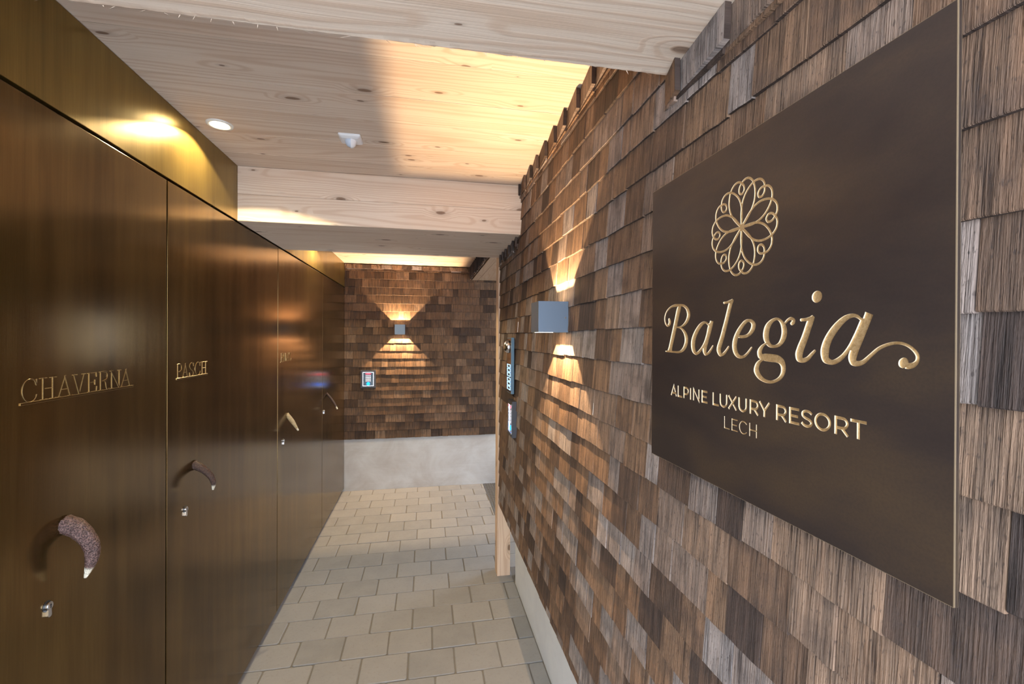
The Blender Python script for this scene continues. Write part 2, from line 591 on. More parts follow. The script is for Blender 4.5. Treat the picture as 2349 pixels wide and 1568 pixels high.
def beam(name, y0, y1, layers, label, ragged):
    t = thing(name, label, 'beam', (-0.15, (y0 + y1) / 2, ZB))
    z = ZB
    for i, h in enumerate(layers):
        bm = bmesh.new()
        rnd_layer(bm)
        n = 150 if i == 0 else 2
        x0, x1 = XL - .002, XR + 0.012
        secs = []
        for k in range(n + 1):
            x = x0 + (x1 - x0) * k / n
            if i == 0:
                j = ragged * (mnoise.noise(Vector((x * 45, y1, 0))) + .5 * mnoise.noise(Vector((x * 160, y1, 3))))
                ch = .003 + ragged * .5 * abs(mnoise.noise(Vector((x * 80, 2, y0))))
            else:
                j, ch = 0, .001
            zt = z + h - .0012
            ring = [(y0, z + .002), (y0 + .002, z), (y1 - .016, z), (y1 - ch + j * .2, z + j * .25), (y1 + j, z + ch), (y1, zt), (y0, zt)]
            secs.append([bm.verts.new((x, a, b)) for a, b in ring])
        fs = [bm.faces.new(secs[0]), bm.faces.new(secs[-1][::-1])]
        for a, b in zip(secs, secs[1:]):
            for q in range(7):
                fs.append(bm.faces.new((a[q], a[(q + 1) % 7], b[(q + 1) % 7], b[q])))
        paint(bm, fs, rcol())
        if i == 0 and ragged > .003:      # torn fibres along the sawn edge
            f2 = []
            for k in range(46):
                x = R(x0, x1)
                l, d = R(.006, .028), R(.003, .009)
                w = R(.0004, .0011)
                s = R(-1, 1)
                p = Vector((x, y1 - .001, z + R(.0005, .003)))
                q = p + Vector((l * s, R(0, .006), -d * R(.4, 1)))
                a = [bm.verts.new(p + Vector(o)) for o in ((-w, 0, 0), (w, 0, 0), (0, w * 2, w))]
                tip = bm.verts.new(q)
                f2 += [bm.faces.new((a[0], a[1], tip)), bm.faces.new((a[1], a[2], tip)), bm.faces.new((a[2], a[0], tip)), bm.faces.new(a)]
            paint(bm, f2, (.2, .3, .9, 1))
        link('lamella', bm, SPRUCE_BEAM, t)
        z += h
    return t

beam('timber_beam', *BEAM1, [.121, .1195], 'rough pale spruce beam overhead nearest the camera, its edge torn and splintered', .0055)
beam('timber_beam', *BEAM2, [.118, .1225], 'pale spruce beam crossing the passage farther in, behind the recessed downlight', .0012)

# ------------------------------------------------------------------ shingle walls
def shingle(bm, fn, s0, s1, zb, t=0.015, L=0.17, ztop=None, pale=False):
    gap = R(.0004, .0013)
    s0 += gap; s1 -= gap
    n = 5
    d_off = R(-.0009, .0009)
    tilt = R(-.0008, .0008)
    zt = zb + L
    if ztop is not None:
        zt = min(zt, ztop)
    fr = (zt - zb) / L
    skew = R(-.0025, .0025)
    rows = []
    ph = R(0, 100)
    for k in range(n + 1):
        u = k / n
        s = s0 + (s1 - s0) * u
        zz = zb + skew * (u - .5) + .0016 * mnoise.noise(Vector((s * 90, ph, 0)))
        d = t + d_off + tilt * (u - .5) * 2
        dt = .002 + (d - .002) * (1 - fr)
        rows.append([bm.verts.new(fn(s, zz, max(.001, d - .012))), bm.verts.new(fn(s, zz, d - .0012)), bm.verts.new(fn(s, zz + .0012, d)),
                     bm.verts.new(fn(s, zt, dt)), bm.verts.new(fn(s, zt, .0005))])
    fs = [bm.faces.new(rows[0]), bm.faces.new(rows[-1][::-1])]
    for a, b in zip(rows, rows[1:]):
        for q in range(5):
            fs.append(bm.faces.new((a[q], a[(q + 1) % 5], b[(q + 1) % 5], b[q])))
    c = rcol()
    paint(bm, fs, c)
    paint(bm, fs[2::5], (c[0], c[1], 0.0, 1))   # dark end grain, with the shadow line under the course painted in
    if pale and random.random() < .012:     # freshly split pale edge
        e = s0 if random.random() < .5 else s1 - .002
        f2 = []
        dd = t + d_off
        pl_ = R(.015, .055)
        a = [(e, zb + .004, dd + .0006), (e + R(.001, .0022), zb + .004, dd + .0006), (e + .0012, zb + pl_, dd - .002), (e + .0002, zb + pl_ * .8, dd - .002)]
        va = [bm.verts.new(fn(*q)) for q in a]
        vb = [bm.verts.new(fn(q[0], q[1], q[2] - .004)) for q in a]
        f2 = [bm.faces.new(va), bm.faces.new(vb[::-1])] + [bm.faces.new((va[i], vb[i], vb[(i + 1) % 4], va[(i + 1) % 4])) for i in range(4)]
        for f in f2:
            f.material_index = 2
        paint(bm, f2, c)

def course(bm, fn, sa, sb, zb, wmin, wmax, ztop, pale=False, t=.015):
    s = sa - R(0, .04)
    ph = R(0, 50)
    while s < sb:
        w = R(wmin, wmax)
        a, b = max(s, sa), min(s + w, sb)
        if b - a > .008:
            zz = zb + .0022 * sin(a * 3.1 + ph) + R(-.0016, .0016)
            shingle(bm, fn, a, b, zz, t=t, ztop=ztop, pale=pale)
        s += w

PITCH = 0.0797
bm = bmesh.new()
rnd_layer(bm)
refR = XR + 0.015
fnR = lambda s, z, d: (refR - d, s, z)
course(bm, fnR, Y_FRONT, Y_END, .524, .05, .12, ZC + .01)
k = 0
while True:
    zb = 1.752 - PITCH * 15 + PITCH * k
    if zb > ZC - .03:
        break
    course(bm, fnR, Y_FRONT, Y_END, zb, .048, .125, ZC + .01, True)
    k += 1
box(bm, (refR - .0003, Y_FRONT, .528), (refR + .03, Y_END - .002, ZC + .01), rnd=(.5, .5, .1, 1), mi=1)
box(bm, (refR + .03, Y_FRONT, .535), (refR + .13, Y_END - .004, ZC + .01), rnd=(.5, .5, .1, 1), mi=1)
wall_right = struct(link('wall_right', bm, [SHINGLE, DARK, PALE_WOOD]))

bm = bmesh.new()
rnd_layer(bm)
refB = YB + 0.017
fnB = lambda s, z, d: (s, refB - d, z)
PB = 0.0815
k = 0
z0 = .530
def back_course(zb):
    zt = ZC + .01
    # a window opening sits farther right in this wall, round the corner
    if zb + PB > 1.30 and zb < 1.78:
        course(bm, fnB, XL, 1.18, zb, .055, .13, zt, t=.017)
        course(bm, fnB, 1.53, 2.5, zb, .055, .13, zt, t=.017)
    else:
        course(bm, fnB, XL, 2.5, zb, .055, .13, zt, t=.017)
while z0 + PB * k < ZC - .03:
    back_course(z0 + PB * k)
    k += 1
for lo, hi in (((XL - .03, .53), (1.20, ZC + .01)), ((1.51, .53), (2.5, ZC + .01)), ((1.20, .53), (1.51, 1.30)), ((1.20, 1.78), (1.51, ZC + .01))):
    box(bm, (lo[0], refB - .0003, lo[1]), (hi[0], refB + .14, hi[1]), rnd=(.5, .5, .1, 1), mi=1)
wall_back = struct(link('wall_back', bm, [SHINGLE_B, DARK, PALE_WOOD]))

# window round the corner (seen only as a reflection in the doors)
bm = bmesh.new()
wx0, wx1, wz0, wz1, wy = 1.20, 1.51, 1.30, 1.78, refB
for lo, hi in (((wx0, wz0), (wx1, wz0 + .03)), ((wx0, wz1 - .03), (wx1, wz1)), ((wx0, wz0), (wx0 + .03, wz1)), ((wx1 - .03, wz0), (wx1, wz1)),
               ((1.303, wz0), (1.358, wz1)), ((wx0, 1.43), (wx1, 1.46))):
    box(bm, (lo[0], wy + .01, lo[1]), (hi[0], wy + .06, hi[1]))
window = struct(link('window_1', bm, WHITE_PLASTIC))
bm = bmesh.new()
box(bm, (wx0 + .02, wy + .03, wz0 + .02), (wx1 - .02, wy + .034, wz1 - .02))
gm = Mat('window_glass')
gm.set(Base_Color=(1, 1, 1), Roughness=0.0, Transmission_Weight=1.0, IOR=1.01)
link('pane', bm, gm.m, window)

# unseen wall added to cut the daylight entering the side passage
bm = bmesh.new()
box(bm, (.60, Y_END + .005, -.02), (2.5, Y_END + .14, 2.19))
box(bm, (2.38, Y_END + .14, -.02), (2.5, 3.55, 2.19))
struct(link('wall_daylight_blocker', bm, WHITE_PLASTER))
# plinths
bm = bmesh.new()
box(bm, (0.568, Y_FRONT, -0.02), (0.70, Y_END + .02, .60))
struct(link('baseboard_right', bm, WHITE_PLASTER))
bm = bmesh.new()
box(bm, (XL - .03, YB + .028, -0.02), (2.5, YB + .17, .529))
struct(link('baseboard_back', bm, CONCRETE))

# rows of sideways shingles closing the top of the shingle walls
def side_row(name, fn, s0, s1, z0, z1, step, lean):
    bm = bmesh.new()
    rnd_layer(bm)
    s = s0
    while s < s1:
        w = R(step * .85, step * 1.15)
        e = min(s + w, s1)
        if e - s > .015:
            dz = R(-.003, .003)
            a = [(s, z0 + dz, .031 + R(-.003, .003)), (e + .03 if e < s1 else e, z0 + dz + lean, .014), (e + .03 if e < s1 else e, z1, .014), (s, z1, .031)]
            va = [bm.verts.new(fn(*q)) for q in a]
            vb = [bm.verts.new(fn(q[0], q[1], q[2] - .011)) for q in a]
            fs = [bm.faces.new(va), bm.faces.new(vb[::-1])] + [bm.faces.new((va[i], vb[i], vb[(i + 1) % 4], va[(i + 1) % 4])) for i in range(4)]
            paint(bm, fs, rcol())
            paint(bm, fs[5:6], (.3, .6, 0, 1))
            # thin under-layer showing below
            a = [(s + .02, z0 + dz - .009, .021), (e + .03 if e < s1 else e, z0 + dz - .007, .016), (e + .03 if e < s1 else e, z0 + .02, .012), (s + .02, z0 + .02, .017)]
            va = [bm.verts.new(fn(*q)) for q in a]
            vb = [bm.verts.new(fn(q[0], q[1], q[2] - .008)) for q in a]
            fs = [bm.faces.new(va), bm.faces.new(vb[::-1])] + [bm.faces.new((va[i], vb[i], vb[(i + 1) % 4], va[(i + 1) % 4])) for i in range(4)]
            paint(bm, fs, rcol())
        s += w
    return struct(link(name, bm, SHINGLE))
side_row('trim_1', fnR, BEAM1[0], BEAM1[1] + .004, ZB - .057, ZB - .001, .125, .0)
side_row('trim_2', fnR, BEAM1[1] + .01, BEAM2[0] - .002, ZC - .058, ZC - .001, .12, .0)
side_row('trim_3', fnR, BEAM2[0] + .05, Y_END, ZB - .05, ZB - .001, .10, .0)
side_row('trim_4', lambda s, z, d: (s, refB - d, z), XL + .004, .475, ZC - .05, ZC - .010, .095, .0)

# lintel over the opening on the right, with shingled face
bm = bmesh.new()
rnd_layer(bm)
ref3 = 0.478
fn3 = lambda s, z, d: (ref3 - d, s, z)
side_row('trim_5', fn3, Y_END + .05, YB - .01, ZC - .125, ZC - .001, .085, .0)
bm = bmesh.new()
box(bm, (ref3 - .002, Y_END, 2.178), (ref3 + .062, YB - .003, 2.20), rnd=rcol())
box(bm, (ref3 + .066, Y_END, 2.180), (ref3 + .40, YB - .003, 2.20), rnd=rcol())
box(bm, (ref3 + .40, Y_END, 2.180), (2.5, YB - .003, 2.20), rnd=rcol())
box(bm, (ref3 - .001, Y_END, 2.20), (ref3 + .02, YB - .003, ZC), rnd=rcol())
struct(link('trim_6', bm, SPRUCE_Y))

# corner post
bm = bmesh.new()
box(bm, (0.465, 2.905, 0.0), (0.552, 3.0, 2.17), bev=.002, rnd=(.3, .6, .5, 1))
post = link('wooden_post', bm, SPRUCE_Z)
tag(post, 'pale planed timber post standing at the end of the right shingle wall', 'post')

# ------------------------------------------------------------------ left wall: bronze doors
bm = bmesh.new()
box(bm, (XL - .12, Y_FRONT, 0), (XL - .05, 4.95, ZC + .01), mi=0)
wall_left = struct(link('wall_left', bm, DARK))
bm = bmesh.new()
box(bm, (XL - .05, Y_FRONT, .033), (XL, 1.030, ZS), bev=.0015)
struct(link('trim_7', bm, BRONZE))
bm = bmesh.new()
box(bm, (XL - .05, Y_FRONT, ZS + .009), (XL, 4.775, ZC - .001), bev=.0015)
struct(link('trim_8', bm, FASCIA_BRONZE))

def fnL(a, b, d):          # point on the left wall: a along the passage, b height, d out of the wall
    return (XL + d, a, b)

SER = {  # unit glyphs of the door lettering: strokes (points, widths); t = thick, h = hairline
    'P': [([(.2, 0), (.2, 1)], 't'), ([(.05, 1), (.55, 1), (.82, .92), (.9, .74), (.82, .55), (.55, .46), (.25, .46)], 'm'), ([(.03, .02), (.4, .02)], 'h')],
    'A': [([(.0, .02), (.5, 1)], 'h'), ([(.47, 1), (.9, .0)], 't'), ([(.2, .35), (.74, .35)], 'h'), ([(-.06, .02), (.16, .02)], 'h'), ([(.7, .02), (1.04, .02)], 'h')],
    'S': [([(.88, .74), (.82, .9), (.6, .99), (.35, .97), (.16, .84), (.18, .66), (.42, .52), (.72, .4), (.88, .24), (.78, .07), (.5, .0), (.26, .06), (.1, .26)], 'm'), ([(.9, .98), (.88, .74)], 'h'), ([(.08, .02), (.1, .28)], 'h')],
    'C': [([(.92, .72), (.84, .9), (.64, .99), (.42, .97), (.2, .82), (.09, .55), (.12, .3), (.28, .09), (.5, .01), (.74, .04), (.9, .18), (.95, .3)], 'c'), ([(.95, .98), (.93, .70)], 'h')],
    'H': [([(.22, 0), (.22, 1)], 't'), ([(.78, 0), (.78, 1)], 't'), ([(.22, .5), (.78, .5)], 'h'), ([(.02, .98), (.42, .98)], 'h'), ([(.58, .98), (.98, .98)], 'h'), ([(.02, .02), (.42, .02)], 'h'), ([(.58, .02), (.98, .02)], 'h')],
    'V': [([(.12, 1), (.52, 0)], 't'), ([(.5, 0), (.88, 1)], 'h'), ([(.0, .98), (.36, .98)], 'h'), ([(.7, .98), (1.0, .98)], 'h')],
    'E': [([(.22, 0), (.22, 1)], 't'), ([(.02, .98), (.86, .98)], 'h'), ([(.88, 1), (.9, .76)], 'h'), ([(.22, .5), (.74, .5)], 'h'), ([(.75, .62), (.75, .36)], 'h'), ([(.02, .02), (.9, .02)], 'h'), ([(.9, .0), (.94, .27)], 'h')],
    'R': [([(.2, 0), (.2, 1)], 't'), ([(.03, .985), (.5, .985), (.76, .93), (.84, .76), (.76, .58), (.5, .5), (.22, .5)], 'm'), ([(.46, .5), (.64, .42), (.74, .12), (.86, .01), (1, .06)], 'm'), ([(.02, .02), (.38, .02)], 'h')],
    'N': [([(.16, 0), (.16, 1)], 'h'), ([(.1, 1), (.84, 0)], 't'), ([(.84, 0), (.84, 1)], 'h'), ([(-.02, .98), (.24, .98)], 'h'), ([(.68, .98), (1, .98)], 'h'), ([(.02, .02), (.3, .02)], 'h')],
    'L': [([(.25, 0), (.25, 1)], 't'), ([(.02, .98), (.48, .98)], 'h'), ([(.02, .02), (.95, .02)], 'h'), ([(.95, 0), (.98, .3)], 'h')],
    'Z': [([(.08, .98), (.92, .98)], 'h'), ([(.9, 1), (.1, 0)], 't'), ([(.08, .02), (.95, .02)], 'h'), ([(.08, 1), (.06, .76)], 'h'), ([(.95, 0), (.98, .27)], 'h')],
}

def raised(bm, Lp, Rp, d):
    """raised metal strip with bright chamfered edges (material 1)"""
    c = .0004
    def inset(a, b):
        l = math.hypot(a[0] - b[0], a[1] - b[1]) or 1e-6
        k = min(.42, c / l)
        return (a[0] + (b[0] - a[0]) * k, a[1] + (b[1] - a[1]) * k), (b[0] + (a[0] - b[0]) * k, b[1] + (a[1] - b[1]) * k)
    ins = [inset(a, b) for a, b in zip(Lp, Rp)]
    prof = [(Lp, -.0005), (Lp, d - c), ([i[0] for i in ins], d), ([i[1] for i in ins], d), (Rp, d - c), (Rp, -.0005)]
    rows = [[bm.verts.new(fnL(p[0], p[1], dd)) for p in line] for line, dd in prof]
    n = len(Lp)
    for k in range(n - 1):
        for q in range(6):
            a, b = rows[q], rows[(q + 1) % 6]
            f = bm.faces.new((a[k], a[k + 1], b[k + 1], b[k]))
            f.material_index = 0 if q in (2, 5) else 1
    for e in (0, n - 1):
        f = bm.faces.new([r_[e] for r_ in rows])
        f.material_index = 1

def door_letters(spec, bar, zb, zt, parent):
    bm = bmesh.new()
    h = zt - zb
    nd = 0
    for ch, a, b in spec:
        w = b - a
        for pts, kind in SER[ch]:
            P = [(a + x * w, zb + y_ * h) for x, y_ in pts]
            if kind in 'mc':
                P = catmull(P, 5)
            n = len(P)
            if kind == 't':
                ww = .0042
            elif kind == 'h':
                ww = .0015
            elif kind == 'm':
                ww = [.0015 + .0026 * abs(sin(pi * i / (n - 1))) ** .8 for i in range(n)]
            else:
                ww = [.0015 + .0030 * math.exp(-((i / (n - 1) - .42) / .2) ** 2) + .0012 * (i < n * .12) for i in range(n)]
            Lp, Rp = thick_line(P, ww)
            raised(bm, Lp, Rp, .0015 + .00003 * nd)
            nd = (nd + 1) % 12
    raised(bm, [(bar[0], bar[3]), (bar[1], bar[3])], [(bar[0], bar[2]), (bar[1], bar[2])], .0020)
    return link('name_lettering', bm, [BRONZE, CUT_BRASS_GLINT], parent)

def antler(Y, Z, path, rad, mat, bump, parent, seed, skew=0.0):
    bm = bmesh.new()
    rl = rnd_layer(bm)
    P = catmull([(p[0], p[1], r_) for p, r_ in zip(path, rad)], 9)
    seg = 22
    rings = []
    n = len(P)
    for i, (dx, dz, r_) in enumerate(P):
        a = P[max(i - 1, 0)]
        b = P[min(i + 1, n - 1)]
        tx, tz = b[0] - a[0], b[1] - a[1]
        l = math.hypot(tx, tz) or 1
        nx, nz = -tz / l, tx / l
        ring = []
        for k in range(seg):
            an = 2 * pi * k / seg
            ridge = 1 + bump * (mnoise.noise(Vector((cos(an) * 3, sin(an) * 3, i * .35 + seed))) * .7 + .35 * sin(an * 9 + i * .15 + seed)) * (1 - .75 * (i / n) ** 2)
            rr = r_ * ridge
            ring.append(bm.verts.new((XL + dx + nx * rr * cos(an), Y + rr * sin(an) + skew * dx, Z + dz + nz * rr * cos(an))))
        rings.append((ring, i / (n - 1)))
    fs = []
    for (a, ua), (b, ub) in zip(rings, rings[1:]):
        for k in range(seg):
            f = bm.faces.new((a[k], a[(k + 1) % seg], b[(k + 1) % seg], b[k]))
            for lp, u in zip(f.loops, (ua, ua, ub, ub)):
                lp[rl] = (u, 0, 0, 1)
    for ring, u in (rings[0], rings[-1]):
        f = bm.faces.new(ring)
        for lp in f.loops:
            lp[rl] = (u, 0, 0, 1)
    return link('antler_handle', bm, mat, parent, smooth=True)

def lock(Y, Z, parent):
    bm = bmesh.new()
    pts = []
    r = .0088
    for k in range(21):
        an = radians(-62 + 304 * k / 20)
        pts.append((Y + r * cos(an), Z + r * sin(an)))
    pts += [(Y - .0050, Z - .0205), (Y - .0035, Z - .0232), (Y, Z - .0242), (Y + .0035, Z - .0232), (Y + .0050, Z - .0205)]
    prism(bm, pts, fnL, -.002, .0055)
    lathe(bm, [(.0072, .005), (.0072, .0066), (.0066, .0070)], lambda a, b, d: (XL + d, Y + a, Z + b), 24)
    o = link('lock_cylinder', bm, STEEL, parent)
    bm = bmesh.new()
    box(bm, (XL + .006, Y - .0010, Z - .0045), (XL + .0074, Y + .0010, Z + .0045))
    box(bm, (XL + .006, Y - .0020, Z + .0015), (XL + .0074, Y + .0020, Z + .0035))
    link('keyhole', bm, BLACK, o)
    bm = bmesh.new()
    lathe(bm, [(.0118, -.001), (.0118, .0006)], lambda a, b, d: (XL + d, Y + a - .001, Z + b), 24)
    link('lock_recess', bm, BLACK, parent)

ANT_D = mat_antler('dark_antler', (0.045, 0.022, 0.020), (0.25, 0.145, 0.125))
ANT_B = mat_antler('brown_antler', (0.035, 0.018, 0.014), (0.12, 0.062, 0.045))
ANT_P = mat_antler('pale_antler', (0.42, 0.29, 0.14), (0.80, 0.64, 0.38))

def door(n, y0, y1):
    bm = bmesh.new()
    box(bm, (XL - .045, y0, .033), (XL, y1, ZS), bev=.0015)
    return struct(link('door_%d' % n, bm, BRONZE))

d1 = door(1, 1.037, 1.606)
d2 = door(2, 1.613, 2.694)
d3 = door(3, 2.700, 3.792)
d4 = door(4, 3.798, 4.772)
door_letters([('C', 1.086, 1.125), ('H', 1.130, 1.176), ('A', 1.181, 1.219), ('V', 1.2206, 1.2624), ('E', 1.267, 1.302),
              ('R', 1.3066, 1.345), ('N', 1.3471, 1.3906), ('A', 1.3917, 1.432)], (1.083, 1.441, 1.4262, 1.4312), 1.4306, 1.4785, d1)
door_letters([('P', 1.667, 1.701), ('A', 1.7045, 1.740), ('S', 1.7458, 1.780), ('C', 1.785, 1.826), ('H', 1.829, 1.8765)],
             (1.664, 1.879, 1.4245, 1.4295), 1.4290, 1.4760, d2)
door_letters([('P', 2.75, 2.791), ('A', 2.791, 2.8249), ('L', 2.8302, 2.8555), ('A', 2.8555, 2.8992), ('Z', 2.902, 2.947)],
             (2.742, 2.947, 1.4215, 1.4265), 1.4260, 1.4738, d3)
antler(1.2015, 1.1325, [(-.004, .006), (.024, -.008), (.046, -.035), (.054, -.061), (.051, -.088), (.040, -.122)],
       [.0205, .0195, .0165, .0145, .0115, .0030], ANT_D, .10, d1, 3)
antler(1.785, 1.109, [(-.004, .003), (.021, -.011), (.043, -.030), (.056, -.049), (.062, -.068), (.060, -.092)],
       [.0165, .0135, .0115, .0095, .0080, .0030], ANT_B, .10, d2, 8)
antler(2.875, 1.105, [(-.004, .004), (.025, -.037), (.043, -.066), (.062, -.098)], [.0120, .0125, .0090, .0045], ANT_P, .08, d3, 15)
antler(3.965, 1.095, [(-.004, .003), (.027, -.035), (.058, -.082), (.083, -.132)], [.0085, .0085, .0085, .0055], ANT_B, .08, d4, 23)
for (Y, Z), d in zip(((1.152, .978), (1.722, .975), (2.800, .966), (3.850, .968)), (d1, d2, d3, d4)):
    lock(Y, Z, d)
# ------------------------------------------------------------------ the big sign
SXF = 0.430          # front face of the sign
SY0, SZ0 = 0.801, 1.3475
SW, SH = 0.507, 0.5045
def fnS(a, b, d):    # a to the right (mm), b up (mm), d into the plate (m)
    return (SXF + d, SY0 - a / 1000.0, SZ0 + b / 1000.0)

def unflat(l):
    return [(l[i], l[i + 1]) for i in range(0, len(l), 2)]

SCRIPT_STROKES = [   # (1 = closed loop, 2 = dot), round start, round end, left edge, right edge
(0, 0, 0, [93.1,280.7,86.9,274.4,81.1,259.4,75.5,244.2,68.8,227.1,62.1,209.7,56.6,199.4],[100.2,278.9,98.9,272,93.1,257.5,87.4,242.5,80.9,225.7,73.7,208.6,71.2,198.3]),
(0, 0, 1, [85,240.8,96.3,239.7,103.4,235.8,109.6,228.7,111.9,220.2,109.3,211.8,103,204.6,93.9,200.8,76.2,200.2,61.8,200.6,51,200],[85.4,243.1,97.8,242,108.5,238.2,118.4,230.5,122.2,220.3,119,209.9,109.6,201.2,95.1,197.2,75.8,197.3,61.3,197.6,50.9,197.9]),
(0, 1, 0, [59.2,255.2,60,251.5,57.9,248.1,57.7,246.9,53.7,249.1,49.7,254,48.9,259.9,51.9,266.6,58.6,272.4,68.8,276.9,80.7,277.9,95.3,277.7,105.8,276.7,112.5,272.9,116.7,267.7,118.1,262.1,115.8,255.7,110.6,249.8,102.8,245.1,95.2,243.3,85.2,243.3],[66.6,255.7,68.4,250.8,64.8,245.6,56.2,243.6,49.1,247.8,45.7,253.8,45.2,260.3,48.2,267.5,54.6,274.2,65.6,279.7,79,282.4,95.1,281.9,108.2,280.4,118.8,275.6,125.5,268.9,127.6,261.4,124.5,253.5,117,246.8,106,242.2,95.9,240.8,85.2,240.9]),
(0, 0, 1, [177.7,243.5,173.4,247.9,164.2,249.7,152.8,245.9,141.5,236.4,133.5,225.7,130.1,215.4,131.1,205.9,136,198.8,145.2,195.9,154.3,199.2,161.7,206.2,167.5,214.3,172.2,222.8,175.7,231.2,178.1,238.6,180.7,244.4],[175.4,242.5,170.7,245.5,166.3,245.6,160,242,150.8,233.3,144.3,223.7,141.7,215,141.8,207.1,143.7,201.8,145.2,200.6,149.2,202.1,157,207.9,163.6,215.3,168.7,223.5,171.9,231.7,174.1,239.2,176.8,245.2]),
(0, 0, 1, [180.7,250.2,176.7,241.9,173.6,234.5,169.4,225.5,166.1,217.9,163,209.2,162.1,202.2,168.2,195.8,178.7,198.7,184.8,204.6,189.2,210.3],[189,248.6,186,240.2,183.1,232.8,179.2,223.8,176.1,216.4,172.7,208.3,171.7,203.2,171.9,200.4,174.8,201.3,180.5,206.2,185.5,211.5]),
(0, 0, 1, [230.6,279.5,227.1,278,223.3,273.7,218.8,261.9,213.7,248.1,209.4,237.6,205.2,227,200.7,217.7,197.3,210.1,197.3,202.9,204.2,196.1,214.8,198.7,220.8,204.5,225.3,209.7],[234,277.9,233.4,275.1,231.3,271.5,227.2,260.1,222.3,246.4,218.4,235.9,214.5,225.3,210.3,215.9,207.2,209,206.7,204.6,208.3,201,210.9,201.7,216.7,206.2,221.7,211.1]),
(0, 1, 0, [213.3,273.4,220.9,273.5,228.2,274.5,231.1,275.5],[212.6,276.7,219.6,276.9,225.9,278.3,228.6,278.7]),
(0, 0, 1, [244.3,223.7,254.3,223.3,264,225.1,271.8,229.6,276.9,236,277.5,242.7,271.7,248,263.9,249.3,256.4,247.8,248.8,242.4,241.2,235,235.3,226.4,231.9,217.6,231.8,208.4,235.4,200.8,241.7,196.1,250.4,195,258.5,197.4,265.3,202.7,271.7,209.7],[244.6,227.6,253.7,227.4,260.9,228.9,265.9,232.8,268.9,237.9,269.5,241.5,267.7,244.2,264.4,245.3,260.7,243.9,255,239.1,249,232,244.2,224.3,241.7,216.7,241.3,209.4,243.5,203.6,246.3,200.5,250.4,199.1,255.6,200.2,261.9,204.6,268.7,211.1]),
(1, 0, 0, [314.4,245.8,318.8,242.7,321.4,236.4,321.7,228.7,319.5,221.8,315.6,216.8,309.5,214.8,304.4,216.6,301.5,222.3,301.2,229.1,303.5,237.1,308,243.1],[314.6,249.1,323.1,245.3,329.3,237.7,330.4,227.8,326.4,219.1,319,213.1,309.6,211.2,300,212.7,292.6,220.2,291.1,229.9,295,240.2,304,247]),
(0, 0, 1, [327.8,240.1,332.7,244.2,336.3,245,337.5,244.1,336.8,243.4,336,242.8],[325.3,241.8,330.2,246.7,336.3,248.9,342.2,246.1,342.3,241.5,340.2,239.5]),
(0, 0, 0, [295.9,217.9,287.2,213.6,281,206.4,283,197.6,293.7,194.1,304.9,193.2,312.8,193.1,318,191.7,321,188,321.2,181.7,317.9,175.9,311.5,171.6,303.4,169.6,294.5,171.2,287.8,175.7,284.3,181.3,284.9,187.1,287.7,191.5,292.2,194.8],[297.6,216.4,291.6,211.1,289.2,205.6,290.2,202.9,295.9,203.5,306.4,203.3,317,202.2,325.8,197,328.7,189.3,327.9,180.8,322.5,173.2,313.5,168.1,303.1,165.7,291.5,166.8,281,171.2,274.8,179.6,277.3,188.8,283.7,194.4,290.5,196.9]),
(2, 0, 0, [379.2,269.4,379.2,271.1,378.8,272.7,377.9,274.2,376.7,275.4,375.1,276.2,373.4,276.6,371.6,276.6,369.9,276.1,368.3,275.1,367,273.9,366.1,272.3,365.6,270.6,365.7,268.8,366.1,267.2,367,265.7,368.3,264.5,369.9,263.7,371.6,263.3,373.4,263.4,375.1,264,376.7,264.9,377.9,266.2,378.8,267.7]),
(0, 1, 0, [351.3,243,359.1,243.2,365.4,244.4,367.3,245.4],[350.9,246.4,358.2,246.9,363.9,248.3,365.9,248.4]),
(0, 0, 1, [366.5,249.7,363.6,248.2,359.3,243.3,356,235.7,352.7,227.5,349.3,220.3,345.9,213.5,343,204.9,345.6,196.6,354.8,195.1,362.4,198.3,367.7,204.1,371.3,208.1],[369.8,247.3,369.3,245.1,367.5,240.1,364.7,233.2,361.7,224.9,358.6,217.4,355.8,211,353.7,204.4,353.4,201.6,354.4,200.5,358.9,201.9,364.3,206.6,368.6,210.1]),
(0, 0, 0, [426.2,241.7,421.7,247.1,414.3,248.9,404.8,246.6,394.2,238.9,385.2,228.3,379.2,216.9,377.5,206.6,381.2,197.2,392,194.9,400.7,198.1,408,204.5,414.2,213.5,419.3,223.6,423,231.8,425.4,239.1,427,243.1],[424.8,240.4,419.9,244.1,415.1,244.7,408.6,241.5,400.7,233.7,393.5,224,389.2,214.4,388.2,207.1,388.1,202.6,392.1,200.2,397.6,202.4,404.1,207.5,410.4,215.5,415.7,225.2,419.6,233.2,422.7,240.2,424.7,244.2]),
(0, 0, 0, [428.8,250,427.6,246.6,423.4,235.6,418.1,223.6,413.7,213.6,410.8,204.2,413.5,196.5,420.7,195.1,428.3,197.9,435.7,204.9,443.2,211.8,451.1,215.9,459.4,217.9,466.7,216.7,472.4,212.8,475.7,208.1,475.6,204.3,473.4,202,470.5,201.3,467.8,201.9],[437,246.5,435.7,243.3,431.4,232.4,426.4,220.3,422.3,210.8,420,203.6,419.7,201.5,420.7,200.6,425.8,201.7,433,207.7,441.2,214.7,450.1,218.9,459.4,220.6,467.6,219.3,474.3,215.2,478.8,209.5,479,203.3,475.9,198.2,471,195.8,466.8,195.9]),
(2, 0, 0, [469.9,201.4,469.9,202.6,469.6,203.8,469,204.7,468.2,205.4,467.1,205.9,466,206,464.8,205.8,463.7,205.2,462.7,204.4,461.8,203.4,461.3,202.2,461,200.9,461,199.6,461.3,198.5,461.9,197.5,462.8,196.8,463.8,196.4,465,196.3,466.1,196.5,467.3,197.1,468.3,197.9,469.1,198.9,469.6,200.1]),
]


